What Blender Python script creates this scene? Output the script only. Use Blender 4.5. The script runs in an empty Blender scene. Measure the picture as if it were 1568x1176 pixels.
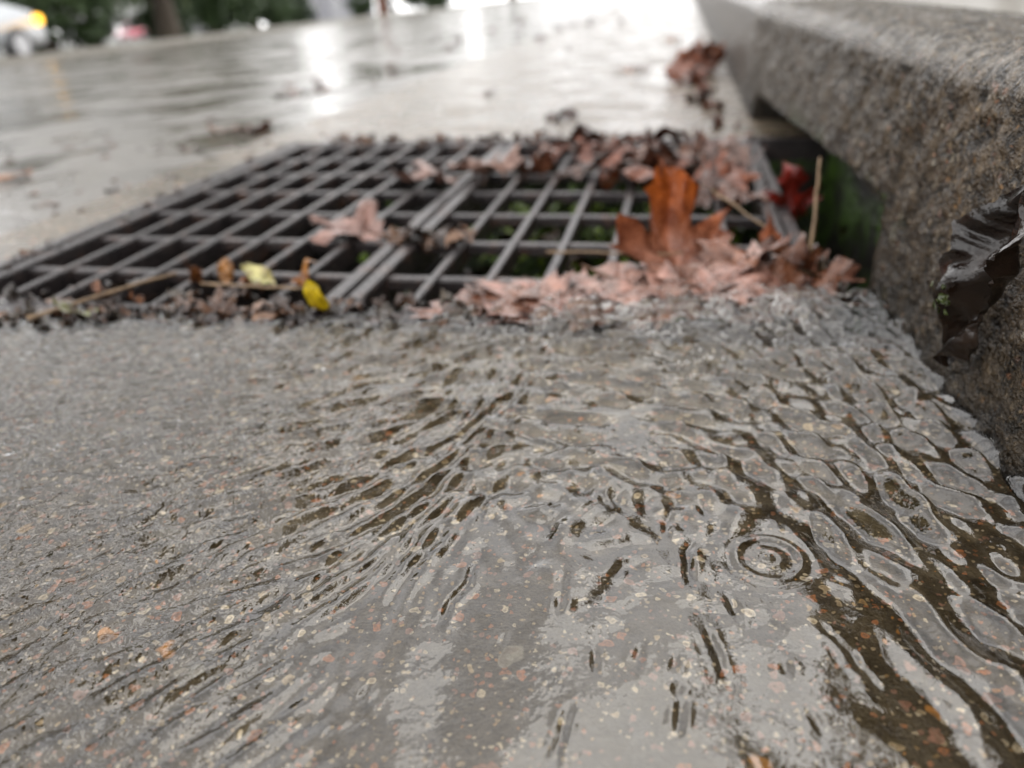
import bpy, math, random
import numpy as np
from mathutils import Vector, Matrix, noise as mn
random.seed(7); rng=np.random.default_rng(11)
sc=bpy.context.scene
h=0.2
A=math.radians(3.0); TA=math.tan(A)
R=Matrix.Rotation(A,4,'Y')
# ---------------------------------------------------------------- helpers
def link(o): sc.collection.objects.link(o); return o
def mesh_np(name,verts,faces,mat=None,smooth=False,local=True,col=None):
    me=bpy.data.meshes.new(name)
    if isinstance(faces,np.ndarray):
        nv=len(verts);nf=len(faces);k=faces.shape[1]
        me.vertices.add(nv);me.vertices.foreach_set('co',np.asarray(verts,dtype=np.float32).ravel())
        me.loops.add(nf*k);me.loops.foreach_set('vertex_index',faces.astype(np.int32).ravel())
        me.polygons.add(nf);me.polygons.foreach_set('loop_start',np.arange(0,nf*k,k,dtype=np.int32))
        me.update(calc_edges=True)
    else:
        me.from_pydata([tuple(v) for v in verts],[],faces); me.update()
    if smooth: me.polygons.foreach_set('use_smooth',[True]*len(me.polygons))
    if col is not None:
        ca=me.color_attributes.new('Col','FLOAT_COLOR','POINT')
        ca.data.foreach_set('color',np.asarray(col,dtype=np.float32).ravel())
    if mat: me.materials.append(mat)
    o=bpy.data.objects.new(name,me); link(o)
    if local: o.matrix_world=R
    return o
class NT:
    def __init__(s,name):
        s.m=bpy.data.materials.new(name); s.m.use_nodes=True; s.t=s.m.node_tree; s.t.nodes.clear()
        s.out=s.n('ShaderNodeOutputMaterial')
    def n(s,typ,**kw):
        nd=s.t.nodes.new(typ)
        for k,v in kw.items(): setattr(nd,k,v)
        return nd
    def l(s,a,b): s.t.links.new(a,b)
    def setin(s,sock,v):
        if isinstance(v,bpy.types.NodeSocket): s.l(v,sock)
        else: sock.default_value=v
    def math(s,op,a,b=None,clamp=False):
        nd=s.n('ShaderNodeMath',operation=op); nd.use_clamp=clamp
        s.setin(nd.inputs[0],a)
        if b is not None: s.setin(nd.inputs[1],b)
        return nd.outputs[0]
    def mr(s,v,a,b,c=0,d=1,smooth=False):
        nd=s.n('ShaderNodeMapRange'); 
        if smooth: nd.interpolation_type='SMOOTHSTEP'
        s.setin(nd.inputs[0],v)
        for i,x in zip((1,2,3,4),(a,b,c,d)): s.setin(nd.inputs[i],x)
        return nd.outputs[0]
    def mix(s,f,a,b,bt='MIX'):
        nd=s.n('ShaderNodeMix',data_type='RGBA',blend_type=bt)
        s.setin(nd.inputs[0],f); s.setin(nd.inputs[6],a); s.setin(nd.inputs[7],b)
        return nd.outputs[2]
    def noise(s,scale,det=4,rough=.55,vec=None,out=0,dist=0):
        nd=s.n('ShaderNodeTexNoise'); nd.inputs['Scale'].default_value=scale; nd.inputs['Detail'].default_value=det
        nd.inputs['Roughness'].default_value=rough; nd.inputs['Distortion'].default_value=dist
        s.l(vec if vec else s.obj(),nd.inputs['Vector']); return nd.outputs[out]
    def obj(s):
        if not hasattr(s,'_o'): s._o=s.n('ShaderNodeTexCoord').outputs['Object']
        return s._o
    def bump(s,hh,strength,dist,nrm=None):
        nd=s.n('ShaderNodeBump'); nd.inputs['Strength'].default_value=strength; nd.inputs['Distance'].default_value=dist
        s.l(hh,nd.inputs['Height'])
        if nrm: s.l(nrm,nd.inputs['Normal'])
        return nd.outputs[0]
    def pr(s,col,rough,nrm=None,**kw):
        p=s.n('ShaderNodeBsdfPrincipled')
        s.setin(p.inputs['Base Color'],col); s.setin(p.inputs['Roughness'],rough)
        if nrm: s.l(nrm,p.inputs['Normal'])
        for k,v in kw.items(): s.setin(p.inputs[k.replace('_',' ')],v)
        s.l(p.outputs[0],s.out.inputs[0]); return p
def C(r,g,b): return (r,g,b,1)
def ramp(nt,f,stops,const=False):
    nd=nt.n('ShaderNodeValToRGB'); cr=nd.color_ramp
    if const: cr.interpolation='CONSTANT'
    while len(cr.elements)<len(stops): cr.elements.new(.5)
    for e,(p,c) in zip(cr.elements,stops): e.position=p; e.color=c
    nt.l(f,nd.inputs[0]); return nd.outputs[0]
STONES=[(0,C(.46,.32,.16)),(.18,C(.52,.44,.31)),(.34,C(.48,.20,.09)),(.46,C(.36,.20,.16)),(.58,C(.70,.65,.54)),(.74,C(.025,.022,.02)),(.84,C(.60,.29,.07)),(.94,C(.30,.30,.28))]
def stones(nt,col,scale,prob,rmin,rmax,stg=1.0,off=0.0):
    add=nt.n('ShaderNodeVectorMath',operation='ADD')
    nz=nt.noise(scale*1.3,1,.5,out=1)
    sc_=nt.n('ShaderNodeVectorMath',operation='SCALE'); nt.l(nz,sc_.inputs[0]); sc_.inputs['Scale'].default_value=.9/scale
    nt.l(nt.obj(),add.inputs[0]); nt.l(sc_.outputs[0],add.inputs[1])
    ad2=nt.n('ShaderNodeVectorMath',operation='ADD'); nt.l(add.outputs[0],ad2.inputs[0]); ad2.inputs[1].default_value=(off,off*.7,off*.3)
    v=nt.n('ShaderNodeTexVoronoi'); v.inputs['Scale'].default_value=scale; nt.l(ad2.outputs[0],v.inputs['Vector'])
    sp=nt.n('ShaderNodeSeparateColor'); nt.l(v.outputs['Color'],sp.inputs[0])
    on=nt.math('LESS_THAN',sp.outputs[0],prob)
    rad=nt.mr(sp.outputs[1],0,1,rmin,rmax)
    d=nt.math('SUBTRACT',rad,v.outputs['Distance'])
    m=nt.math('MULTIPLY',nt.mr(d,0,.06),on)
    m=nt.math('MULTIPLY',m,stg)
    sc2=ramp(nt,sp.outputs[2],STONES,True)
    inner=nt.math('MULTIPLY',nt.mr(d,.05,.14),nt.mr(nt.noise(scale*3,1),.35,.6,.05,.65))
    sc2=nt.mix(inner,sc2,C(.14,.10,.07))
    return nt.mix(m,col,sc2),m
# ---------------------------------------------------------------- materials
def mat_gutter():
    nt=NT('wet_aggregate_concrete')
    n1=nt.noise(9,4,.6); n2=nt.noise(120,4,.7); n3=nt.noise(900,2,.6)
    col=ramp(nt,n1,[(.3,C(.046,.036,.021)),(.7,C(.084,.068,.044))])
    col=nt.mix(nt.mr(n2,.35,.75,0,.7),col,C(.15,.13,.092))
    col=nt.mix(nt.mr(n3,.48,.66,0,.6),col,C(.016,.012,.008))
    col,m1=stones(nt,col,400,.60,.2,.44,.9)
    col,m2=stones(nt,col,185,.40,.16,.42,1.0,3.1)
    col,m3=stones(nt,col,76,.12,.16,.32,.9,7.7)
    hh=nt.math('ADD',n2,nt.math('MULTIPLY',n3,.4))
    rg=nt.mr(n1,.4,.6,.12,.4)
    nt.pr(col,rg,nt.bump(hh,.6,.0014),Specular_IOR_Level=.4)
    return nt.m
def mat_road():
    nt=NT('wet_road_asphalt')
    n1=nt.noise(.8,4,.6); n2=nt.noise(60,3,.7); n0=nt.noise(2.6,4,.6)
    col=ramp(nt,n1,[(.3,C(.045,.040,.033)),(.7,C(.095,.084,.069))])
    col=nt.mix(nt.mr(n2,.35,.7,0,.6),col,C(.17,.15,.125))
    v=nt.n('ShaderNodeTexVoronoi'); v.inputs['Scale'].default_value=110; nt.l(nt.obj(),v.inputs['Vector'])
    wet=nt.mr(n0,.42,.58,0,1,True)
    hgt=nt.math('MULTIPLY',nt.math('ADD',v.outputs['Distance'],n2),nt.mr(wet,0,1,1,.14))
    rip=nt.noise(45,2,.5)
    hgt2=nt.math('ADD',hgt,nt.math('MULTIPLY',rip,.7))
    nt.pr(col,nt.mr(wet,0,1,.38,.11),nt.bump(hgt2,.5,.0026),Specular_IOR_Level=.6)
    return nt.m
def mat_kerb():
    nt=NT('weathered_kerb_concrete')
    n1=nt.noise(9,4,.65); n2=nt.noise(85,4,.75); n3=nt.noise(420,2,.7)
    col=ramp(nt,n1,[(.3,C(.036,.024,.013)),(.7,C(.082,.057,.033))])
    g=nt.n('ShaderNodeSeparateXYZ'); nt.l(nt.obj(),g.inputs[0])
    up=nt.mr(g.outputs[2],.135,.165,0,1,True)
    col=nt.mix(nt.math('MULTIPLY',up,.55),col,C(.24,.215,.18))  # pale top: sky reflection on the wet kerb, painted into the colour
    col=nt.mix(nt.mr(n2,.42,.54,.92,0),col,C(.008,.006,.004))
    col=nt.mix(nt.mr(n3,.55,.66,0,.55),col,C(.24,.175,.105))
    col,m=stones(nt,col,190,.34,.2,.45,.35,1.3)
    fade=nt.mr(g.outputs[2],.0,.08,.75,0); col=nt.mix(fade,col,C(.008,.007,.005))  # face colour gets darker towards the foot
    moss=nt.math('MULTIPLY',nt.mr(n1,.47,.56,0,.8),nt.mr(g.outputs[2],.04,.075,1,0))
    ym=nt.math('MULTIPLY',nt.mr(g.outputs[1],.50,.54,0,1),nt.mr(g.outputs[1],.9,1.1,1,0))
    col=nt.mix(nt.math('MULTIPLY',moss,ym),col,C(.025,.06,.006))
    hh=nt.math('ADD',nt.mr(n2,.3,.6),nt.math('MULTIPLY',n3,.45))
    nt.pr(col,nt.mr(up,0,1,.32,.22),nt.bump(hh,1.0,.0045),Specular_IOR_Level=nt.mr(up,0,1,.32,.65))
    return nt.m
def mat_pit():
    nt=NT('mossy_basin_concrete')
    n1=nt.noise(16,4,.6); n2=nt.noise(80,3,.7)
    g=nt.n('ShaderNodeSeparateXYZ'); nt.l(nt.obj(),g.inputs[0])
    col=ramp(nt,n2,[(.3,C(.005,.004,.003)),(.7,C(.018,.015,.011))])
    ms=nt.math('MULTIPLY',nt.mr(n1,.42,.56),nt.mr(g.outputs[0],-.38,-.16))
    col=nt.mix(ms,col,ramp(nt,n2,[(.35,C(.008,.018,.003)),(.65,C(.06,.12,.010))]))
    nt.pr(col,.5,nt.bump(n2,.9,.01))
    return nt.m
def mat_iron():
    nt=NT('wet_cast_iron')
    n=nt.noise(40,4,.65); n2=nt.noise(400,2)
    col=ramp(nt,n,[(.35,C(.020,.017,.018)),(.55,C(.040,.032,.031)),(.72,C(.085,.040,.023))])
    nt.pr(col,nt.mr(n2,.3,.7,.2,.42),nt.bump(n2,.7,.0020),Metallic=.1,Specular_IOR_Level=.45)
    return nt.m
def mat_leaf(name='wet_dead_leaf',bs=.7,r0=.10,r1=.36):
    nt=NT(name)
    a=nt.n('ShaderNodeAttribute',attribute_name='Col')
    n=nt.noise(90,3,.6); n2=nt.noise(420,2,.6)
    col=nt.mix(nt.mr(n,.35,.65,0,.85),a.outputs['Color'],nt.mix(1,a.outputs['Color'],C(.28,.18,.13),'MULTIPLY'))
    col=nt.mix(1,col,C(.55,.51,.49),'MULTIPLY')
    p=nt.pr(col,nt.mr(n2,.3,.7,r0,r1),nt.bump(nt.math('ADD',n,nt.math('MULTIPLY',n2,.3)),bs,.004),Specular_IOR_Level=.5)
    return nt.m
def mat_water():
    nt=NT('runoff_water')
    b=nt.noise(190,2,.5); b2=nt.noise(520,1,.5)
    g=nt.n('ShaderNodeSeparateXYZ'); nt.l(nt.obj(),g.inputs[0])
    st=nt.math('MAXIMUM',nt.mr(g.outputs[0],-.10,-.22,0,.8),nt.mr(g.outputs[1],.36,.48,0,1.35))
    hh=nt.math('MULTIPLY',nt.math('ADD',b,nt.math('MULTIPLY',b2,.28)),nt.mr(st,0,1.35,.08,1.4))
    nm=nt.bump(hh,.9,.0032)
    fr=nt.n('ShaderNodeFresnel'); fr.inputs['IOR'].default_value=1.75; nt.l(nm,fr.inputs['Normal'])
    tr=nt.n('ShaderNodeBsdfTransparent'); tr.inputs[0].default_value=C(.93,.87,.76)
    gl=nt.n('ShaderNodeBsdfGlossy'); gl.inputs['Roughness'].default_value=.02; nt.l(nm,gl.inputs['Normal'])
    m2=nt.n('ShaderNodeMixShader'); nt.l(fr.outputs[0],m2.inputs[0]); nt.l(tr.outputs[0],m2.inputs[1]); nt.l(gl.outputs[0],m2.inputs[2])
    nt.l(m2.outputs[0],nt.out.inputs[0]); return nt.m
def mat_simple(name,c1,c2,scale=8,rough=.6,bumpd=.01,**kw):
    nt=NT(name); n=nt.noise(scale,3,.6)
    nt.pr(ramp(nt,n,[(.3,C(*c1)),(.7,C(*c2))]),rough,nt.bump(n,.4,bumpd),**kw); return nt.m
def mat_foam_glint():
    nt=NT('foam_glint'); nt.pr(C(.7,.68,.65),.05,None,Specular_IOR_Level=1.0,Alpha=.42); return nt.m
M_G=mat_gutter(); M_R=mat_road(); M_K=mat_kerb(); M_P=mat_pit(); M_I=mat_iron(); M_L=mat_leaf(); M_W=mat_water(); M_F=mat_foam_glint()
M_L2=mat_leaf('sodden_leaf',.3,.06,.22)
M_grass=mat_simple('lawn_grass',(.03,.05,.015),(.07,.10,.03),30,.8,.02)
M_lot=mat_simple('parking_asphalt',(.06,.06,.06),(.11,.11,.105),3,.35,.004)
M_bark=mat_simple('tree_bark',(.03,.022,.016),(.09,.07,.05),20,.85,.02)
M_twig=mat_simple('twig_wood',(.10,.06,.03),(.26,.17,.09),200,.45,.001)
M_fol=[mat_simple('foliage_dark',(.018,.035,.012),(.05,.085,.025),1.2,.6),mat_simple('foliage_olive',(.04,.06,.015),(.10,.12,.03),1.2,.6),mat_simple('foliage_autumn',(.05,.045,.02),(.12,.07,.03),1.2,.6)]
M_side=mat_simple('sidewalk_concrete',(.22,.20,.17),(.36,.34,.30),25,.3,.002)

# ---------------------------------------------------------------- ground & road
def gz(x):
    if x<-.67: return -.004+(x+.67)*.0547
    if x>.3: return -.004+(x-.3)*TA
    return -.004
HX0,HX1,HY0,HY1=-.575,.20,.466,1.135
def sheet(name,xs,ys,zf,mat,hole=True):
    vs=[(x,y,zf(x)) for y in ys for x in xs]; nx=len(xs); fs=[]
    for j in range(len(ys)-1):
        for i in range(nx-1):
            cx=(xs[i]+xs[i+1])/2; cy=(ys[j]+ys[j+1])/2
            if hole and HX0<cx<HX1 and HY0<cy<HY1: continue
            a=j*nx+i; fs.append((a,a+1,a+nx+1,a+nx))
    return mesh_np(name,vs,fs,mat)
YS=[-300,-50,-10,-3,-1,-.2,.2,HY0,.7,.95,HY1,1.5,2.5,5,10,20,40,80,160,600]
sheet('road',[-400,-100,-40,-13,-8,-4,-2,-1.2,-.67,HX0,-.3,0,HX1,.3,3,30,400],YS,gz,M_R)
sheet('gutter_pan',[-.67,HX0,-.3,0,HX1,.24],[y for y in YS if -60<y<100],lambda x:0.0,M_G)
px0,px1,py0,py1,pz=HX0-.004,HX1+.004,HY0-.004,HY1+.004,-.62
def grid_wall(p,u,v,n,m): 
    out=[];fs=[]
    for j in range(m+1):
        for i in range(n+1): out.append(Vector(p)+Vector(u)*i/n+Vector(v)*j/m)
    for j in range(m):
        for i in range(n): a=j*(n+1)+i; fs.append((a,a+1,a+n+2,a+n+1))
    return out,fs
V=[];F=[]
for p,u,v in [((px0,py0,-.0065),(px1-px0,0,0),(0,0,pz)),((px0,py1,-.0065),(px1-px0,0,0),(0,0,pz)),((px0,py0,-.0065),(0,py1-py0,0),(0,0,pz)),((px1,py0,-.0065),(0,py1-py0,0),(0,0,pz)),((px0,py0,pz),(px1-px0,0,0),(0,py1-py0,0)),((px1,py0,.06),(0,py1-py0+.3,0),(0,0,-.0665))]:
    a,b=grid_wall(p,u,v,24,24); k=len(V)
    for q in a:
        nn=mn.noise(q*18)*.008+mn.noise(q*60)*.004; V.append(q+Vector((nn,nn,0)) if q.z<-.02 else q)
    F+=[tuple(i+k for i in f) for f in b]
mesh_np('catch_basin',V,F,M_P,True)

# ---------------------------------------------------------------- grate
GX0,GX1,GY0,GY1=-.572,.096,.466,1.13
V=[];F=[]
def prism(x0,y0,x1,y1,w,zt,dp,ch=.0012):
    d=Vector((x1-x0,y1-y0,0)).normalized(); s=Vector((d.y,-d.x,0)); k=len(V)
    prof=[(-w/2*.8,zt-dp),(w/2*.8,zt-dp),(w/2,zt-ch*1.5),(w/2-ch,zt),(-w/2+ch,zt),(-w/2,zt-ch*1.5)]
    L=math.hypot(x1-x0,y1-y0); n=max(1,int(L/.015))
    ph=random.random()*50
    for i in range(n+1):
        t=i/n
        j=mn.noise(Vector((ph,t*18,0)))*.0014
        for a,z in prof: V.append(Vector((x0,y0,0))+d*L*t+s*(a+j)+Vector((0,0,z+j*.6)))
    for i in range(n):
        for q in range(6):
            a=k+i*6+q; b=k+i*6+(q+1)%6; F.append((a,b,b+6,a+6))
    F.append(tuple(k+q for q in range(5,-1,-1))); F.append(tuple(k+n*6+q for q in range(6)))
fw=.013
mid=(GX0+GX1)/2
for xa,xb in ((GX0,mid-.002),(mid+.002,GX1)):
    ia,ib=xa+fw,xb-fw
    prism(xa+fw/2,GY0,xa+fw/2,GY1,fw,.0015,.030); prism(xb-fw/2,GY0,xb-fw/2,GY1,fw,.0015,.030)
    prism(ia,GY0+fw/2,ib,GY0+fw/2,fw,.0012,.028); prism(ia,GY1-fw/2,ib,GY1-fw/2,fw,.0012,.028)
    n=7
    for i in range(1,n):
        x=xa+fw/2+(xb-xa-fw)*i/n
        prism(x,GY0+fw,x,GY1-fw,.0082,0.0,.018)
    m=7
    for j in range(1,m):
        y=GY0+(GY1-GY0)*j/m
        prism(ia,y,ib,y,.0095,-.0022,.010)
mesh_np('storm_drain_grate',V,F,M_I)
V=[];F=[]
prism(HX0-.008,HY0-.016,HX0-.008,HY1+.016,.016,.003,.03); prism(HX0,HY0-.008,HX1,HY0-.008,.016,.0016,.03); prism(HX0,HY1+.008,HX1,HY1+.008,.016,.0028,.03)
prism(GX1+.008,HY0,GX1+.008,HY1,.012,-.001,.04)
mesh_np('grate_frame',V,F,M_I)

# ---------------------------------------------------------------- kerb
def kx(y):
    Y=y/h
    if Y<2.8: return h*(.83-.058*Y)
    return h*max(.56,.668-.027*(Y-2.8))
def sst(a,b,x): t=min(1,max(0,(x-a)/(b-a))); return t*t*(3-2*t)
def kzb(y):
    o=sst(.535,.555,y)*(1-sst(1.30,1.34,y))
    return -.03*(1-o)+o*(.066-.034*(y-.56)+.003*mn.noise(Vector((y*25,0,0))))
KH=.163; KR=.020
ys=np.concatenate([np.arange(-8,-.2,.2),np.arange(-.2,0.1,.02),np.arange(.1,.7,.002),np.arange(.7,1.5,.004),np.arange(1.5,4,.05),np.arange(4,20,.5),np.arange(20,121,5)])
nf=72; rows=[]
for y in ys:
    X=kx(y); zb=kzb(y); pts=[(X+.15,zb)]
    pts.append((X+.012,zb))
    zt=KH-KR
    for i in range(nf+1):
        t=i/nf; z=zb+(zt-zb)*t; pts.append((X+.012*(z/KH),z))
    for i in range(1,13):
        a=i/12*math.pi/2; pts.append((X+.012*(zt/KH)+KR*(1-math.cos(a)),zt+KR*math.sin(a)))
    for i in range(1,26): pts.append((X+.012+KR+i/25*.11,KH))
    pts.append((X+.012+KR+.112,KH-.012))
    row=[]
    for k,(px,pzv) in enumerate(pts):
        q=Vector((px,y,pzv))
        if k>1 and -.1<y<1.6:
            f1=mn.noise(q*150); f2=mn.noise(q*330+Vector((5,5,5)))
            d=mn.fractal(q*40,.8,2,2)*.0034+f1*.0018+f2*.0011-max(0,f1-.2)*.006
            if k>nf+2: q.z+=d*.8
            else: q.x-=d
        row.append(q)
    rows.append(row)
nc=len(rows[0]); V=[q for r in rows for q in r]
F=[(j*nc+i,j*nc+i+1,(j+1)*nc+i+1,(j+1)*nc+i) for j in range(len(rows)-1) for i in range(nc-1)]
mesh_np('concrete_kerb',V,np.array(F),M_K,True)
V=[];F=[]
y=-6.0
while y<60:
    y2=y+1.5-.012; x0=kx(max(0,(y+y2)/2))+.15; 
    k=len(V); 
    for (a,b,z) in ((.3,y,.1),(2.2,y,.1),(2.2,y2,.1),(.3,y2,.1),(.3,y,KH),(2.2,y,KH),(2.2,y2,KH),(.3,y2,KH)):
        V.append((a if a>1 else x0,b,z+ (0 if a<1 else TA*.9)))
    F+=[tuple(k+i for i in f) for f in ((4,5,6,7),(0,1,5,4),(1,2,6,5),(2,3,7,6),(3,0,4,7))]
    y+=1.5
mesh_np('sidewalk',V,F,M_side)
mesh_np('lawn',[(2.2,-200,KH+.08),(200,-200,KH+.08+198*TA),(200,400,KH+.08+198*TA),(2.2,400,KH+.08)],[(0,1,2,3)],M_grass)

# ---------------------------------------------------------------- water
xs=np.concatenate([np.arange(-.67,-.30,.002),np.arange(-.30,.172,.001)])
ysw=np.concatenate([np.arange(-.8,.08,.02),np.arange(.08,.34,.001),np.arange(.34,.66,.0013)])
Xg,Yg=np.meshgrid(xs,ysw)
Z=np.zeros_like(Xg)
def packet(cx,cy,phi,lam,slope,st,ph,ss=.8,cv=.4):
    rad=max(st,ss*lam)*2.6
    i0,i1=np.searchsorted(xs,[cx-rad,cx+rad]); j0,j1=np.searchsorted(ysw,[cy-rad,cy+rad])
    if i1<=i0 or j1<=j0: return
    dx=Xg[j0:j1,i0:i1]-cx; dy=Yg[j0:j1,i0:i1]-cy
    t=dx*math.sin(phi)+dy*math.cos(phi); s=dx*math.cos(phi)-dy*math.sin(phi)
    s=s+ (t*t)*random.uniform(-cv,cv)/st*.5
    Z[j0:j1,i0:i1]+=slope*lam/6.283*np.cos(6.283*s/lam+ph)*np.exp(-(s*s)/(2*(ss*lam)**2)-(t*t)/(2*st*st))
U=random.uniform
random.seed(23)
def phi_at(X): return math.radians(float(np.interp(X,[-1.6,-.9,-.55,-.1,.2,.5],[72,57,25,2,-20,-30])))
SL=.78
for _ in range(9500):
    X=U(-3.2,.85); Y=U(.4,2.75)
    ph=U(0,6.28); up=sst(1.3,1.75,Y)
    rb=.16+.34*(1-sst(.8,1.5,Y))
    if X<-1.15:
        lam=U(.03,.06); sl=.115; st=lam*U(1,2.2); phi=phi_at(X)+U(-.6,.6)
    elif X>rb and random.random()<.66:
        lam=U(.035,.11); sl=.24*sst(rb-.05,rb+.25,X)+.03; st=lam*U(1.3,4.0); phi=phi_at(X)+U(-.32,.32)
    elif X<-.40 and 1.18<Y<1.9 and random.random()<.8:
        lam=U(.036,.052); sl=.25; st=lam*U(2.5,6); phi=phi_at(X)+U(-.12,.12)
    elif up>.1 and random.random()<up:
        lam=U(.04,.10); sl=.24+.10*sst(2.0,2.4,Y); st=lam*U(1.2,3.2); phi=math.radians(90+ (X+.1)*45)+U(-.45,.45)
    elif X<-.6:
        lam=U(.035,.075); sl=.15; st=lam*U(1.2,3); phi=math.radians(38)+U(-.35,.35)
    else:
        k=sst(.95,1.5,Y); 
        if random.random()>.12+.88*k: continue
        lam=U(.05,.10); sl=.02+.14*k; st=lam*U(.8,1.6); phi=U(0,3.14)
    packet(X*h,Y*h,phi,lam*h,sl*SL*U(.4,1.5),st*h,ph)
for _ in range(150):
    packet(U(-2,.8)*h,U(.5,2.6)*h,U(-.9,.9),U(.15,.35)*h,.05,U(.1,.3)*h,U(0,6))
for _ in range(52):
    X=U(-.85,.35); Y=U(.64,1.35); f=phi_at(X)+U(-.35,.35)
    lam=U(.026,.045); n=random.choice([1,1,1,2,3]); dm=.6+.4*sst(.65,1.1,Y)
    for q in range(n):
        packet((X+q*.05*math.sin(f))*h,(Y+q*.05*math.cos(f))*h,f+U(-.25,.25),lam*h*dm,U(.4,.85),U(.010,.026)*h*dm,U(2.8,3.5),.38,.1)
def fade(cx,cy,w):
    Z[:]*=1-.9*np.exp(-(((Xg-cx)**2+(Yg-cy)**2)/(w*w))**1.5)
def ring(cx,cy,r0,amp,lam,w):
    d=np.hypot(Xg-cx,Yg-cy); Z[:]+=amp*np.cos(6.283*(d-r0)/lam)*np.exp(-((d-r0)/w)**2)*(1+.35*np.sin(np.arctan2(Yg-cy,Xg-cx)+1))
for X,Y,r,a in ((.209,1.206,.060,1),(-.08,1.66,.05,.25),(.36,1.9,.05,.35)):
    fade(X*h,Y*h,(r+.045)*h)
    ring(X*h,Y*h,r*h,a*.00070,.036*h,.022*h)
    ring(X*h,Y*h,r*.36*h,a*.00040,.026*h,.011*h)
    d=np.hypot(Xg-X*h,Yg-Y*h); Z[:]+=a*.0022*np.exp(-(d/(.008*h))**2)
Xh=Xg/h; Yh=Yg/h
BXP=[-3.4,-1.0,-.7,-.3,.1,.45,.9]; BYP=[2.31,2.34,2.40,2.52,2.62,2.72,2.75]
B=np.interp(Xh,BXP,BYP)
B=B+.06*np.sin(Xh*17+1)+.045*np.sin(Xh*41)+.03*np.sin(Xh*77+2)
Z=Z+.0042+.001*np.clip(Xh+.3,0,1)
Z+=.0024*np.exp(-((Yh-2.5)/.25)**2)*np.clip((Xh+.8)/.5,0,1)
f=np.clip((Yh-(B-.16))/.16,0,1.3); Z-=f**2*.007
Z=np.where(Xh<-1.0,np.maximum(Z,.0016-np.clip(f,0,1)*.004),np.maximum(Z,.0007-np.clip(f,0,1)*.02))
nx=len(xs);ny=len(ysw)
idx=np.arange(nx*ny).reshape(ny,nx)
Fq=np.stack([idx[:-1,:-1],idx[:-1,1:],idx[1:,1:],idx[1:,:-1]],-1)
keep=(Yh[:-1,:-1]<B[:-1,:-1]+.03)
Fq=Fq[keep]
mesh_np('runoff_water',np.stack([Xg.ravel(),Yg.ravel(),Z.ravel()],1),Fq,M_W,True)

# ---------------------------------------------------------------- leaves
random.seed(5)
half=[(0.02,0.0),(0.12,-0.06),(0.32,-0.12),(0.27,0.0),(0.44,0.04),(0.36,0.13),(0.66,0.30),(0.50,0.33),(0.62,0.50),(0.40,0.44),(0.18,0.36),(0.22,.54),(.34,.64),(.19,.70),(.15,.82),(0.06,.86),(0,1.0)]
outl=half+[(-x,y) for x,y in half[-2::-1]]
def resample(p,n):
    p=np.array(p+[p[0]]); d=np.r_[0,np.cumsum(np.hypot(*np.diff(p,axis=0).T))]
    t=np.linspace(0,d[-1],n,endpoint=False); return np.stack([np.interp(t,d,p[:,0]),np.interp(t,d,p[:,1])],1)
MAPLE=resample(outl,66)
th=np.linspace(0,2*math.pi,40,endpoint=False)
OVAL=np.stack([.28*np.sin(th)*(1+.1*np.cos(th)),.5-.5*np.cos(th)],1)
VEINS=[(0,1),(.62,.42),(-.62,.42),(.35,-.12),(-.35,-.12)]
class Leaves:
    def __init__(s): s.V=[];s.F=[];s.C=[]
    def add(s,pos,size,rz,tilt=0,roll=0,curl=.3,col=(.3,.12,.05),kind='m',stem=True,tipcol=None):
        o=MAPLE if kind=='m' else OVAL
        o=o.copy(); c=np.array([0,.22 if kind=='m' else .5]); n=len(o); K=7
        k=len(s.V); off=Vector((U(0,99),U(0,99),0))
        M=Matrix.Rotation(rz,3,'Z')@Matrix.Rotation(tilt,3,'X')@Matrix.Rotation(roll,3,'Y')
        def put(x,y,e):
            r=math.hypot(x,y-.3)
            z=curl*(mn.noise(Vector((x*2.1,y*2.1,0))+off)*.55+ .5*x*x*1.2+ .35*max(0,r-.3)*mn.noise(Vector((x*5,y*5,3))+off)*3)
            vd=9
            if kind=='m':
                for vx,vy in VEINS:
                    L_=math.hypot(vx,vy); t=max(0,(x*vx+y*vy)/L_); vd=min(vd,math.hypot(x-vx/L_*t,y-vy/L_*t))
            else: vd=abs(x)
            z-=.035*math.exp(-(vd/.05)**2)
            q=M@Vector((x,y-.3,z)); s.V.append(Vector(pos)+q*size)
            v=1+.55*mn.noise(Vector((x*4,y*4,7))+off)-(.3 if e>.9 else 0)+.35*math.exp(-(vd/.03)**2)
            cc=col
            if tipcol:
                t=sst(.1,.7,y); cc=[col[i]*(1-t)+tipcol[i]*t for i in range(3)]
            s.C.append((cc[0]*v,cc[1]*v,cc[2]*v,1))
        put(c[0],c[1],0)
        for j in range(1,K+1):
            t=j/K
            for i in range(n): 
                x,y=c+(o[i]-c)*t; put(x,y,t)
        for i in range(n): s.F.append((k,k+1+i,k+1+(i+1)%n))
        for j in range(K-1):
            for i in range(n):
                a=k+1+j*n; s.F.append((a+i,a+n+i,a+n+(i+1)%n,a+(i+1)%n))
        if stem:
            k=len(s.V); p0=M@Vector((0,-.3,0)); p1=M@Vector((U(-.15,.15),-.75,U(0,.1)))
            for q,w in ((p0,.014),(p1,.009)):
                for a in range(4): s.V.append(Vector(pos)+(q+Vector((w*math.cos(a*1.57),0,w*math.sin(a*1.57))))*size); s.C.append((.25,.13,.06,1))
            for a in range(4): s.F.append((k+a,k+(a+1)%4,k+4+(a+1)%4,k+4+a))
    def make(s,name): return mesh_np(name,s.V,s.F,M_L,True,col=s.C)
BR=[(.20,.085,.05),(.28,.10,.055),(.15,.065,.04),(.34,.12,.06),(.10,.05,.035),(.30,.16,.11),(.24,.13,.09),(.12,.06,.04)]
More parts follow.
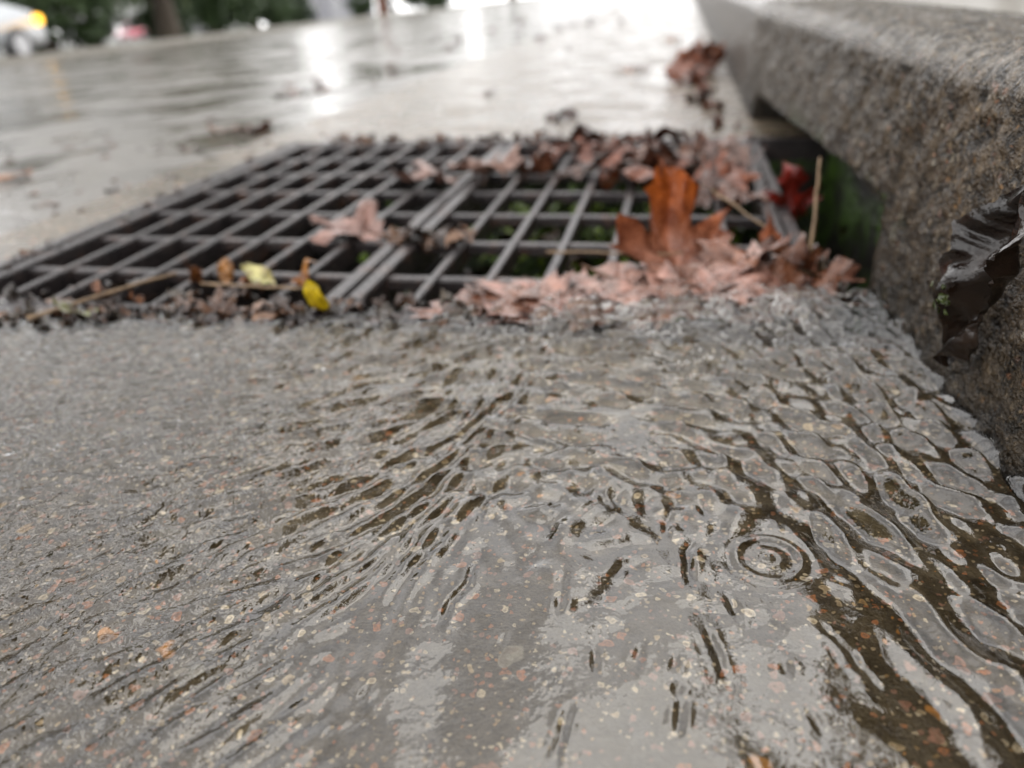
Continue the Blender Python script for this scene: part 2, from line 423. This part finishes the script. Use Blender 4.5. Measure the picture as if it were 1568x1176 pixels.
def P(X,Y,z=0): 
    x=X*h; return (x,Y*h,z+(0 if x>-.67 else gz(x)))
L=Leaves()
for i in range(32):
    X=U(-.95,.32); lo=5.0-.75*max(0,(X+.6)); Y=U(lo,5.6); e=sst(lo,lo+.5,Y)*(1-sst(5.2,5.8,Y))
    L.add(P(X,Y,.004+e*U(0,.016)),U(.12,.34)*h,U(0,6.28),U(-.4,.6),U(-.5,.5),U(.3,1.1),random.choice(BR),random.choice('mmo'),stem=random.random()<.3)
for X,Y in ((-.85,4.75),(-.55,4.6),(-.25,4.4),(.1,4.15),(.3,3.95),(-.1,4.9),(.3,4.7)):
    L.add(P(X,Y,.006),U(.26,.36)*h,U(0,6.28),U(-.3,.4),U(-.3,.3),.7,random.choice(BR))
L.make('leaf_litter')
L=Leaves()
for i in range(34):
    t=U(0,1); X=-.66+1.14*t; Y=2.44+ .55*t*U(.15,1.0)+U(-.05,.10)
    L.add(P(X,Y,U(-.001,.003)),U(.28,.48)*h,U(0,6.28),U(-.06,.09),U(-.06,.06),.18,random.choice([(.58,.32,.25),(.50,.27,.20),(.38,.18,.12),(.70,.46,.38),(.34,.17,.11)]))
for X,Y,s_ in ((.40,2.85,.24),(.50,2.75,.22),(.46,2.98,.22)):
    L.add(P(X,Y,.008),s_*h,U(0,6.28),U(0,.5),U(-.4,.4),.9,(.24,.10,.05))
L.make('leaf_dam')
L=Leaves(); L.add(P(.03,3.02,.022),.52*h,.6,.95,.25,.5,(.50,.24,.16),tipcol=(.66,.17,.03)); L.make('maple_leaf')
L=Leaves(); L.add(P(.28,2.98,.010),.32*h,-.6,.5,-.3,.8,(.38,.18,.11),tipcol=(.46,.15,.06)); L.make('maple_leaf')
L=Leaves(); L.add(P(-1.50,3.35,.006),.36*h,1.3,.12,0,.4,(.52,.32,.27)); L.make('maple_leaf')
L=Leaves(); L.add(P(-1.42,4.40,.006),.40*h,2.1,.12,.1,.5,(.46,.29,.24)); L.make('maple_leaf')
L=Leaves(); L.add(P(-1.12,4.55,.009),.36*h,.3,.2,.1,.7,(.50,.33,.27)); L.make('maple_leaf')
L=Leaves(); L.add(P(.56,3.95,.005),.28*h,.4,1.2,.3,.5,(.30,.03,.02)); L.make('red_leaf')
L=Leaves(); L.add(P(-1.2,2.33,.011),.14*h,2.9,1.2,.2,.3,(1.0,.78,.02),'o'); L.make('yellow_leaf')
L=Leaves(); L.add(P(-1.55,2.60,.008),.17*h,1.3,.4,.2,.5,(.75,.75,.3),'o');L.add(P(-2.08,2.24,.006),.16*h,1.7,.3,.2,.5,(.32,.36,.12),'o');L.add(P(-1.42,2.64,.008),.13*h,-.9,.5,.2,.8,(.60,.28,.07),'o'); L.add(P(-1.75,2.66,.006),.11*h,.5,.9,.2,.8,(.55,.27,.07),'o'); L.make('small_leaves')
L=Leaves()
def frag(n,fx,cols,s0,s1,zmax):
    for i in range(n):
        X,Y=fx(); L.add(P(X,Y,U(.000,zmax)),U(s0,s1)*h,U(0,6.28),U(-.6,.6),U(-.6,.6),U(.3,1.2),random.choice(cols),random.choice('mo'),stem=False)
DK=[(.07,.04,.025),(.12,.065,.038),(.19,.10,.053),(.05,.04,.03),(.28,.16,.09),(.10,.08,.05)]
def dl():
    X=U(-2.95,-1.15); return X,random.gauss(2.35+.15*(X+1.2),.045)
frag(190,dl,DK,.025,.09,.005)
frag(30,lambda:(random.gauss(-1.85,.35),random.gauss(2.40,.10)),DK+[(.4,.17,.06)],.05,.14,.005)
frag(26,lambda:(U(-1.2,-.6),random.gauss(2.38,.05)),DK,.03,.09,.005)
frag(16,lambda:(random.gauss(-1.1,.14),random.gauss(3.25,.05)),DK,.06,.15,.007)
frag(64,lambda:(U(-2.6,-.3),random.gauss(5.72,.08)),DK+[(.25,.12,.06)],.05,.14,.006)
frag(26,lambda:(random.gauss(-2.9,.05),U(2.5,5.7)),DK,.03,.09,.004)
frag(22,lambda:(random.gauss(.54,.03),U(2.6,2.98)),DK+[(.3,.13,.07)],.05,.12,.008)
L.make('leaf_debris')
L=Leaves()
for i in range(300):
    X=random.gauss(-.5,.5); Y=random.gauss(4.4,.6)
    if Y>5.5: continue
    L.add((X*h,Y*h,-.07+U(-.02,.03)),U(.06,.16)*h,U(0,6.28),U(-1,1.2),U(-.8,.8),.8,random.choice([(.10,.20,.02),(.20,.36,.03),(.07,.12,.02),(.26,.42,.05),(.09,.06,.03)]),'o',stem=False)
for i in range(30):
    L.add((U(-2.3,.2)*h,U(3.0,5.5)*h,-.12+U(-.02,.02)),U(.2,.4)*h,U(0,6.28),U(-.6,.6),U(-.6,.6),.8,random.choice(DK[:2]+DK[3:4]),stem=False)
L.make('basin_weeds')
L=Leaves()
for i in range(9): L.add(P(random.gauss(.20,.12),random.gauss(10.4,.8),.004+U(0,.03)),U(.35,.5)*h,U(0,6.28),U(-.3,1.2),U(-.5,.5),.9,random.choice([(.68,.28,.14),(.55,.20,.10),(.36,.14,.08)]))
for i in range(5): L.add(P(random.gauss(.25,.12),U(6.2,8.5),.004),U(.12,.25)*h,U(0,6.28),U(-.3,.5),U(-.5,.5),.9,random.choice(BR))
for X,Y in ((-.67,10.6),(-.55,10.8),(-4.6,10.0),(-5.0,9.9),(-4.9,5.0),(-4.1,6.8),(-3,18),(-.2,16)):
    L.add(P(X,Y,.004),U(.25,.42)*h,U(0,6.28),U(-.12,.12),0,.3,random.choice([(.60,.38,.25),(.44,.25,.16),(.3,.17,.11)]))
for i in range(50):
    X=U(-14,.3);Y=U(6.2,40); L.add(P(X,Y,.004),U(.1,.3)*h,U(0,6.28),U(-.3,.3),0,.6,random.choice(BR),stem=False)
for i in range(90):
    X=U(-6.5,-3);Y=U(2.8,7); L.add(P(X,Y,.001),U(.03,.10)*h,U(0,6.28),U(-.3,.3),0,.6,random.choice(DK),stem=False)
L.make('fallen_leaves')
# dark sodden leaf draped on the kerb face
V=[];F=[];Cc=[];nt_,ns_=60,30
for i in range(nt_+1):
    t=i/nt_; wv=float(np.interp(t,[0,.06,.18,.30,.40,.55,.8,1],[.001,.008,.012,.007,.013,.021,.022,.014]))
    for j in range(ns_+1):
        s_=j/ns_*2-1
        fold=.006*math.sin(s_*3.2+t*5+1)+.0035*math.sin(s_*6.5-t*7)+mn.noise(Vector((s_*1.2,t*3,2)))*.008+mn.noise(Vector((s_*4,t*12,8)))*.0022
        edge=1+.45*mn.noise(Vector((t*9,(s_>0)*3.3,5)))+.25*mn.noise(Vector((t*26,(s_>0)*3.3,9)))
        y_=.374-.036*t-s_*wv*edge; z_=.028+.094*t+.003*math.sin(s_*4+t*8)
        V.append(Vector((kx(y_)+.012*z_/KH-.011-fold-.008*math.sin(t*2.6),y_,z_)))
        c_=1+mn.noise(Vector((s_*2,t*6,1))); Cc.append((.024*c_,.015*c_,.010*c_,1))
for i in range(nt_):
    for j in range(ns_): a=i*(ns_+1)+j; F.append((a,a+1,a+ns_+2,a+ns_+1))
mesh_np('decayed_leaf',V,F,M_L2,True,col=Cc)
L=Leaves()
for i in range(16):
    L.add((kx(.36)-.024+U(-.003,.003),.360+U(-.008,.008),.066+U(-.008,.008)),U(.003,.006),U(0,6.28),U(.6,1.6),U(-.5,.5),.6,random.choice([(.08,.12,.03),(.13,.18,.05)]),'o',stem=False)
L.make('moss_tuft')
def twig(name,pts,r0,r1):
    V=[];F=[];n=len(pts)
    for i,p in enumerate(pts):
        r=r0+(r1-r0)*i/(n-1); d=(Vector(pts[min(n-1,i+1)])-Vector(pts[max(0,i-1)])).normalized()
        a=d.orthogonal().normalized(); b=d.cross(a)
        for q in range(7): t=q/7*6.283; V.append(Vector(p)+(a*math.cos(t)+b*math.sin(t))*r)
    for i in range(n-1):
        for q in range(7): F.append((i*7+q,i*7+(q+1)%7,i*7+7+(q+1)%7,i*7+7+q))
    F.append(tuple(range(6,-1,-1))); F.append(tuple((n-1)*7+q for q in range(7)))
    return mesh_np(name,V,F,M_twig,True)
def wig(a,b,n=8,j=.001):
    a=Vector(a);b=Vector(b); return [a.lerp(b,i/n)+Vector((U(-j,j),U(-j,j),U(-j,j))) for i in range(n+1)]
twig('twig',wig(P(-2.25,2.16,.006),P(-1.9,2.56,.014)),.0018,.001)
twig('twig',wig(P(.52,3.0,.008),P(.55,3.25,.072),8,.0006),.0016,.0010)
twig('twig',wig(P(.12,3.5,.04),P(.40,3.15,.018)),.0012,.0008)
twig('twig',wig(P(-.5,3.0,.008),P(.05,2.95,.012)),.0012,.0007)
twig('twig',wig(P(-1.75,2.5,.01),P(-1.3,2.45,.012)),.0013,.0007)
import bmesh
bm=bmesh.new()
Bx=lambda X: float(np.interp(X,BXP,BYP))
for i in range(1900):
    if i%14==0:
        ax=random.choice([U(-.75,.6),U(-.2,.6)]); ay=Bx(ax)-.14+random.gauss(0,.10) if random.random()<.8 else U(2.0,2.5)
        aw=U(.02,.09)
    X=ax+random.gauss(0,aw);Y=ay+random.gauss(0,aw*.45)
    if X>.66: continue
    ff=min(1.3,max(0,(Y-(Bx(X)-.16))/.16))
    zz=max(.003,.0052+.0024*math.exp(-((Y-2.5)/.25)**2)*min(1,max(0,(X+.8)/.5))-ff*ff*.006)
    bmesh.ops.create_icosphere(bm,subdivisions=1,radius=U(.0003,.0009)*random.choice([1,1,1.5]),matrix=Matrix.Translation((X*h,Y*h,zz)))
me=bpy.data.meshes.new('foam_glints'); bm.to_mesh(me); bm.free(); me.materials.append(M_F)  # froth, its pale bubbles also standing in for white glints along the lip
me.polygons.foreach_set('use_smooth',[True]*len(me.polygons))
o=link(bpy.data.objects.new('foam_glints',me)); o.matrix_world=R

# ---------------------------------------------------------------- background (upright in the world)
def W(x,y,z=0): return R@Vector((x,y,gz(x)+z))
def box(name,size,loc,mat,bev=0,parent=None,rot=(0,0,0)):
    bm=bmesh.new(); bmesh.ops.create_cube(bm,size=1,matrix=Matrix.Diagonal((*size,1)))
    if bev: bmesh.ops.bevel(bm,geom=bm.edges[:],offset=bev,segments=2,affect='EDGES')
    me=bpy.data.meshes.new(name); bm.to_mesh(me); bm.free(); me.materials.append(mat)
    o=link(bpy.data.objects.new(name,me)); o.location=loc; o.rotation_euler=rot
    if parent: o.parent=parent
    return o
def strip(name,x0,x1,z,mat,y0=-100,y1=400):
    V=[W(x,y,zz) for y in (y0,y1) for x,zz in ((x0,-.02),(x0,z),(x1,z),(x1,-.02))]
    return mesh_np(name,V,[(0,1,5,4),(1,2,6,5),(2,3,7,6)],mat,local=False)
strip('far_kerb',-13.0,-13.18,.12,M_side); strip('far_sidewalk',-13.19,-15.2,.124,M_side); strip('far_lawn',-15.21,-21,.13,M_grass); strip('parking_lot',-21.01,-75,.12,M_lot); strip('far_field',-75.1,-300,.13,M_grass)
def tube(V,F,pts,rs,n=8):
    k=len(V)
    for i,p in enumerate(pts):
        d=(pts[min(len(pts)-1,i+1)]-pts[max(0,i-1)]).normalized(); a=d.orthogonal().normalized(); b=d.cross(a)
        for q in range(n): t=q/n*6.283; V.append(p+(a*math.cos(t)+b*math.sin(t))*rs[i])
    for i in range(len(pts)-1):
        for q in range(n): F.append((k+i*n+q,k+i*n+(q+1)%n,k+i*n+n+(q+1)%n,k+i*n+n+q))
def tree_mesh(seed,H,r,crown,low,leaf,mat,ncl=90,per=90):
    rn=random.Random(seed); V=[];F=[]
    pts=[Vector((rn.uniform(-.1,.1)*i*.4,rn.uniform(-.1,.1)*i*.4,H*.8*i/7)) for i in range(8)]
    tube(V,F,pts,[r*(1.25 if i==0 else 1)*(1-i/8.5) for i in range(8)],10)
    tips=[]
    for b in range(22):
        t=rn.uniform(low,.95); base=pts[0].lerp(pts[-1],t); az=rn.uniform(0,6.28); ln=crown*(1.05-abs(t-.45)*.9)*rn.uniform(.6,1)
        e=base+Vector((math.cos(az)*ln,math.sin(az)*ln,rn.uniform(-.05,.45)*ln)); m=base.lerp(e,.5)+Vector((0,0,-.06*ln))
        tube(V,F,[base,m,e],[r*.32*(1.1-t),r*.2*(1.1-t),r*.06],6); tips+= [e,m,base.lerp(e,.75)]
    nb=len(F); r2=np.random.default_rng(seed)
    VV=[np.array([tuple(v) for v in V])]; FF=[]
    base=len(V); 
    for c in range(ncl):
        t=tips[c%len(tips)]; cc=np.array(t)+r2.normal(0,crown*.12,3)
        p=cc+r2.normal(0,crown*.13,(per,3))*np.array([1,1,.7])
        a=r2.normal(0,1,(per,3)); a/=np.linalg.norm(a,axis=1)[:,None]; b=np.cross(a,r2.normal(0,1,(per,3))); b/=np.linalg.norm(b,axis=1)[:,None]
        s=leaf*r2.uniform(.6,1.3,(per,1))
        q=np.stack([p-a*s,p-b*s*.5,p+a*s,p+b*s*.5],1).reshape(-1,3); VV.append(q)
        FF.append(base+np.arange(per*4).reshape(per,4)); base+=per*4
    Vall=np.concatenate(VV); F=[tuple(f) for f in F]+[tuple(int(i) for i in f) for f in np.concatenate(FF)]
    me=bpy.data.meshes.new('tree'); me.from_pydata(Vall.tolist(),[],F); me.materials.append(M_bark); me.materials.append(mat)
    mi=np.zeros(len(F),dtype=np.int32); mi[nb:]=1; me.polygons.foreach_set('material_index',mi); me.update(); return me
TM=[tree_mesh(1,8,.28,2.6,.10,.18,M_fol[0]),tree_mesh(2,9.5,.34,3.4,.26,.18,M_fol[1]),tree_mesh(3,8,.22,3.3,.32,.20,M_fol[2],110,80),tree_mesh(4,2.6,.1,1.3,.02,.1,M_fol[0],60,90)]
def tree(name,k,x,y,s=1,rz=0):
    o=link(bpy.data.objects.new(name,TM[k])); o.location=W(x,y,.1); o.scale=(s,s,s*U(.95,1.1)); o.rotation_euler=(0,0,rz)
tree('street_tree',0,-17.5,20.5,1.05,1); tree('street_tree',1,-16.0,24.2,1,2); tree('street_tree',0,-22,41,.9,3); tree('street_tree',1,-17,47,1,4)
tree('street_tree',0,-18,11,1.1,5); tree('street_tree',1,-17,3,1.1,.4); tree('street_tree',0,-20,66,1.2,.9); tree('street_tree',1,-18,90,1.2,2.9); tree('street_tree',0,-19,32,.8,1.9)
tree('shrub',3,-17.3,22.6,.6,1); tree('shrub',3,-18,35,.7,4.5); tree('shrub',3,-17,44,.7,.5); tree('shrub',3,-17,58,.8,2.5); tree('shrub',3,-18,38,.6,2.5); tree('shrub',3,-16.5,25,.7,2.5)
tree('maple_tree',2,4.6,5.6,1.05,0); tree('maple_tree',2,5.0,.5,1.1,2); tree('maple_tree',2,4.8,14,1.0,4)
def paint(name,c,rough=.25):
    nt=NT(name); n=nt.noise(6,2); nt.pr(nt.mix(nt.mr(n,.3,.7,0,.15),C(*c),C(c[0]*.7,c[1]*.7,c[2]*.7)),rough,Coat_Weight=.6); return nt.m
M_glass=paint('dark_glass',(.02,.025,.03),.05); M_tyre=paint('tyre_rubber',(.02,.02,.02),.8); M_rim=paint('alloy',(.45,.45,.46),.3)
def emis(name,c,s):
    nt=NT(name); e=nt.n('ShaderNodeEmission'); e.inputs[0].default_value=C(*c); e.inputs[1].default_value=s; nt.l(e.outputs[0],nt.out.inputs[0]); return nt.m
def car(name,x,y,col,suv=0,lamp=None,rz=0):
    E=link(bpy.data.objects.new(name,None)); E.location=W(x,y,0.0 if x>-21 else .12); E.rotation_euler=(0,0,rz)
    m=paint(name+'_paint',col)
    def ext(nm,prof,w,wt,mat,bev):
        bm=bmesh.new(); zs=[p[1] for p in prof]; z0,z1=min(zs),max(zs)
        rows=[[bm.verts.new((s*(w+(wt-w)*(z-z0)/(z1-z0))/2,yy,z)) for yy,z in prof] for s in (-1,1)]
        bm.faces.new(rows[0]); bm.faces.new(rows[1][::-1]); n=len(prof)
        for i in range(n): bm.faces.new((rows[0][(i+1)%n],rows[0][i],rows[1][i],rows[1][(i+1)%n]))
        bmesh.ops.recalc_face_normals(bm,faces=bm.faces[:])
        bmesh.ops.bevel(bm,geom=bm.edges[:],offset=bev,segments=3,affect='EDGES')
        me=bpy.data.meshes.new(nm); bm.to_mesh(me); bm.free(); me.materials.append(mat)
        me.polygons.foreach_set('use_smooth',[True]*len(me.polygons))
        o=link(bpy.data.objects.new(nm,me)); o.parent=E; return o
    k=.25 if suv else 0
    ext('body',[(-2.2,.3),(-2.25,.55),(-2.1,.78+k*.6),(-1.1,.92+k),(1.7,.95+k),(2.15,.9+k),(2.25,.5),(2.2,.3)],1.8,1.7,m,.06)
    ext('windows',[(-1.15,.9+k),(-.45,1.36+k),(1.1 if not suv else 1.75,1.38+k),(1.75 if not suv else 2.05,.92+k)],1.62,1.3,M_glass,.04)
    ext('roof',[(-.5,1.35+k),(-.3,1.43+k),(1.0 if not suv else 1.6,1.43+k),(1.15 if not suv else 1.8,1.35+k)],1.34,1.22,m,.02)
    for sx in (-1,1):
        for wy in (-1.35,1.35):
            for nm,rr,ww,mt in (('tyre',.33,.22,M_tyre),('rim',.2,.23,M_rim)):
                bm=bmesh.new(); bmesh.ops.create_cone(bm,cap_ends=True,segments=28,radius1=rr,radius2=rr,depth=ww,matrix=Matrix.Rotation(math.pi/2,4,'Y'))
                me=bpy.data.meshes.new(nm); bm.to_mesh(me); bm.free(); me.materials.append(mt)
                o=link(bpy.data.objects.new(nm,me)); o.location=(sx*.82,wy,.33); o.parent=E
        box('headlamp',(.30,.26,.20),(sx*.77,-2.08,.68+k*.4),lamp if lamp else M_rim,.04,E)
        box('tail_lamp',(.28,.06,.16),(sx*.68,2.22,.72+k*.5),paint('tail_lens',(.4,.02,.02)),.02,E)
    box('grille',(.8,.06,.18),(0,-2.24,.55),M_tyre,.02,E)
    return E
LAMP=emis('headlamp_light',(1,.52,.06),4.5)
car('parked_car',-14.3,13.7,(.42,.44,.46),1,LAMP,math.pi)
car('parked_car',-45,63,(.6,.10,.14),0,None,.9)
car('parked_car',-30,36,(.60,.60,.60),0,None,.7)
car('parked_car',-33,54,(.55,.55,.56),1,None,1.0)
car('parked_van',-28,60,(.03,.035,.05),1,None,.4)
car('parked_car',-30,84,(.5,.5,.5),1,None,.4)
M_sid=mat_simple('white_siding',(.42,.42,.41),(.55,.55,.53),3,.6,.003); M_roof=mat_simple('shingle_roof',(.05,.05,.05),(.11,.10,.10),12,.8); M_trim=mat_simple('grey_trim',(.2,.2,.22),(.3,.3,.32),5,.5)
def house(name,x,y,w,d,H,mat):
    E=link(bpy.data.objects.new(name,None)); E.location=W(x,y,.1)
    box('walls',(w,d,H),(0,0,H/2),mat,0,E)
    me=bpy.data.meshes.new('roof'); a=w/2+.4; b=d/2+.4
    me.from_pydata([(-a,-b,H),(a,-b,H),(a,b,H),(-a,b,H),(0,-b,H+w*.32),(0,b,H+w*.32)],[],[(0,1,4),(3,5,2),(0,4,5,3),(1,2,5,4),(3,2,1,0)]); me.materials.append(M_roof)
    o=link(bpy.data.objects.new('roof',me)); o.parent=E; o.location=(0,0,.003)
    for i in range(4):
        yy=-d/2+d*(i+.5)/4
        if i==1: box('door',(.08,1.0,2.1),(w/2+.02,yy,1.1),M_trim,0,E); continue
        box('window_frame',(.06,1.5,1.4),(w/2+.02,yy,1.9),M_sid,0,E); box('window',(.05,1.3,1.2),(w/2+.045,yy,1.9),M_glass,0,E)
    for s in (-1,1):
        box('window_frame',(1.5,.06,1.4),(s*w*.25,-d/2-.02,1.9),M_sid,0,E); box('window',(1.3,.05,1.2),(s*w*.25,-d/2-.045,1.9),M_glass,0,E)
house('white_house',-52,52,10,16,3.6,M_sid); house('white_house',-55,85,10,18,3.6,M_sid); house('grey_house',-55,125,10,18,3.8,M_trim); house('white_house',-48,26,10,14,3.6,M_sid)
V=[];F=[]; tube(V,F,[Vector((0,0,0)),Vector((0,0,3)),Vector((0,0,6.5)),Vector((.8,0,7.2)),Vector((2,0,7.3))],[.11,.09,.07,.05,.04],10)
o=mesh_np('street_lamp',V,F,mat_simple('rust_pole',(.16,.05,.03),(.25,.09,.05),6,.6),True,local=False); o.location=W(-13.8,38)
box('lamp_head',(.6,.25,.12),(2.2,0,7.28),M_trim,.03,o)

# ---------------------------------------------------------------- light
w=bpy.data.worlds.new('World'); sc.world=w; w.use_nodes=True; nt=w.node_tree; nt.nodes.clear()
sky=nt.nodes.new('ShaderNodeTexSky'); sky.sky_type='NISHITA'; sky.sun_disc=False
EL,RO=math.radians(62),math.radians(20)
sky.sun_elevation=EL; sky.sun_rotation=RO; sky.air_density=1.0; sky.dust_density=2.0; sky.ozone_density=1.0
hs=nt.nodes.new('ShaderNodeHueSaturation'); hs.inputs['Saturation'].default_value=.15
tc=nt.nodes.new('ShaderNodeTexCoord'); nz=nt.nodes.new('ShaderNodeTexNoise'); nz.inputs['Scale'].default_value=3.0; nz.inputs['Detail'].default_value=1.5
cr=nt.nodes.new('ShaderNodeValToRGB'); cr.color_ramp.elements[0].position=.34; cr.color_ramp.elements[0].color=(12.5,12.5,12.7,1); cr.color_ramp.elements[1].position=.62; cr.color_ramp.elements[1].color=(26,25.7,25.6,1)
mx=nt.nodes.new('ShaderNodeMix'); mx.data_type='RGBA'; mx.inputs[0].default_value=.85
bg=nt.nodes.new('ShaderNodeBackground'); bg.inputs[1].default_value=.14; ot=nt.nodes.new('ShaderNodeOutputWorld')
nt.links.new(tc.outputs['Generated'],nz.inputs['Vector']); nt.links.new(nz.outputs[0],cr.inputs[0])
nt.links.new(sky.outputs[0],hs.inputs['Color']); nt.links.new(hs.outputs[0],mx.inputs[6]); nt.links.new(cr.outputs[0],mx.inputs[7]); nt.links.new(mx.outputs[2],bg.inputs[0]); nt.links.new(bg.outputs[0],ot.inputs[0])
sd=bpy.data.lights.new('sun','SUN'); sd.energy=.9; sd.angle=math.radians(40); sd.color=(1,.97,.92)
so=link(bpy.data.objects.new('sun',sd)); dv=Vector((math.sin(RO)*math.cos(EL),math.cos(RO)*math.cos(EL),math.sin(EL))); so.rotation_euler=dv.to_track_quat('Z','Y').to_euler()
# ---------------------------------------------------------------- camera
cam=bpy.data.cameras.new('camera'); cam.sensor_width=36; cam.lens=27.05; cam.clip_start=.01; cam.clip_end=2000
co=link(bpy.data.objects.new('camera',cam))
cx=Vector((.9796,.196,-.0445)).normalized(); cz=Vector((.1945,-.8684,.4562)).normalized(); cy=cz.cross(cx).normalized(); cx=cy.cross(cz)
Mx=Matrix((cx,cy,cz)).transposed().to_4x4(); Mx.translation=Vector((0,0,h))
co.matrix_world=R@Mx
cam.dof.use_dof=True; cam.dof.focus_distance=.29; cam.dof.aperture_fstop=5.8
sc.camera=co
sc.view_settings.view_transform='Standard'; sc.view_settings.look='None'; sc.view_settings.exposure=0
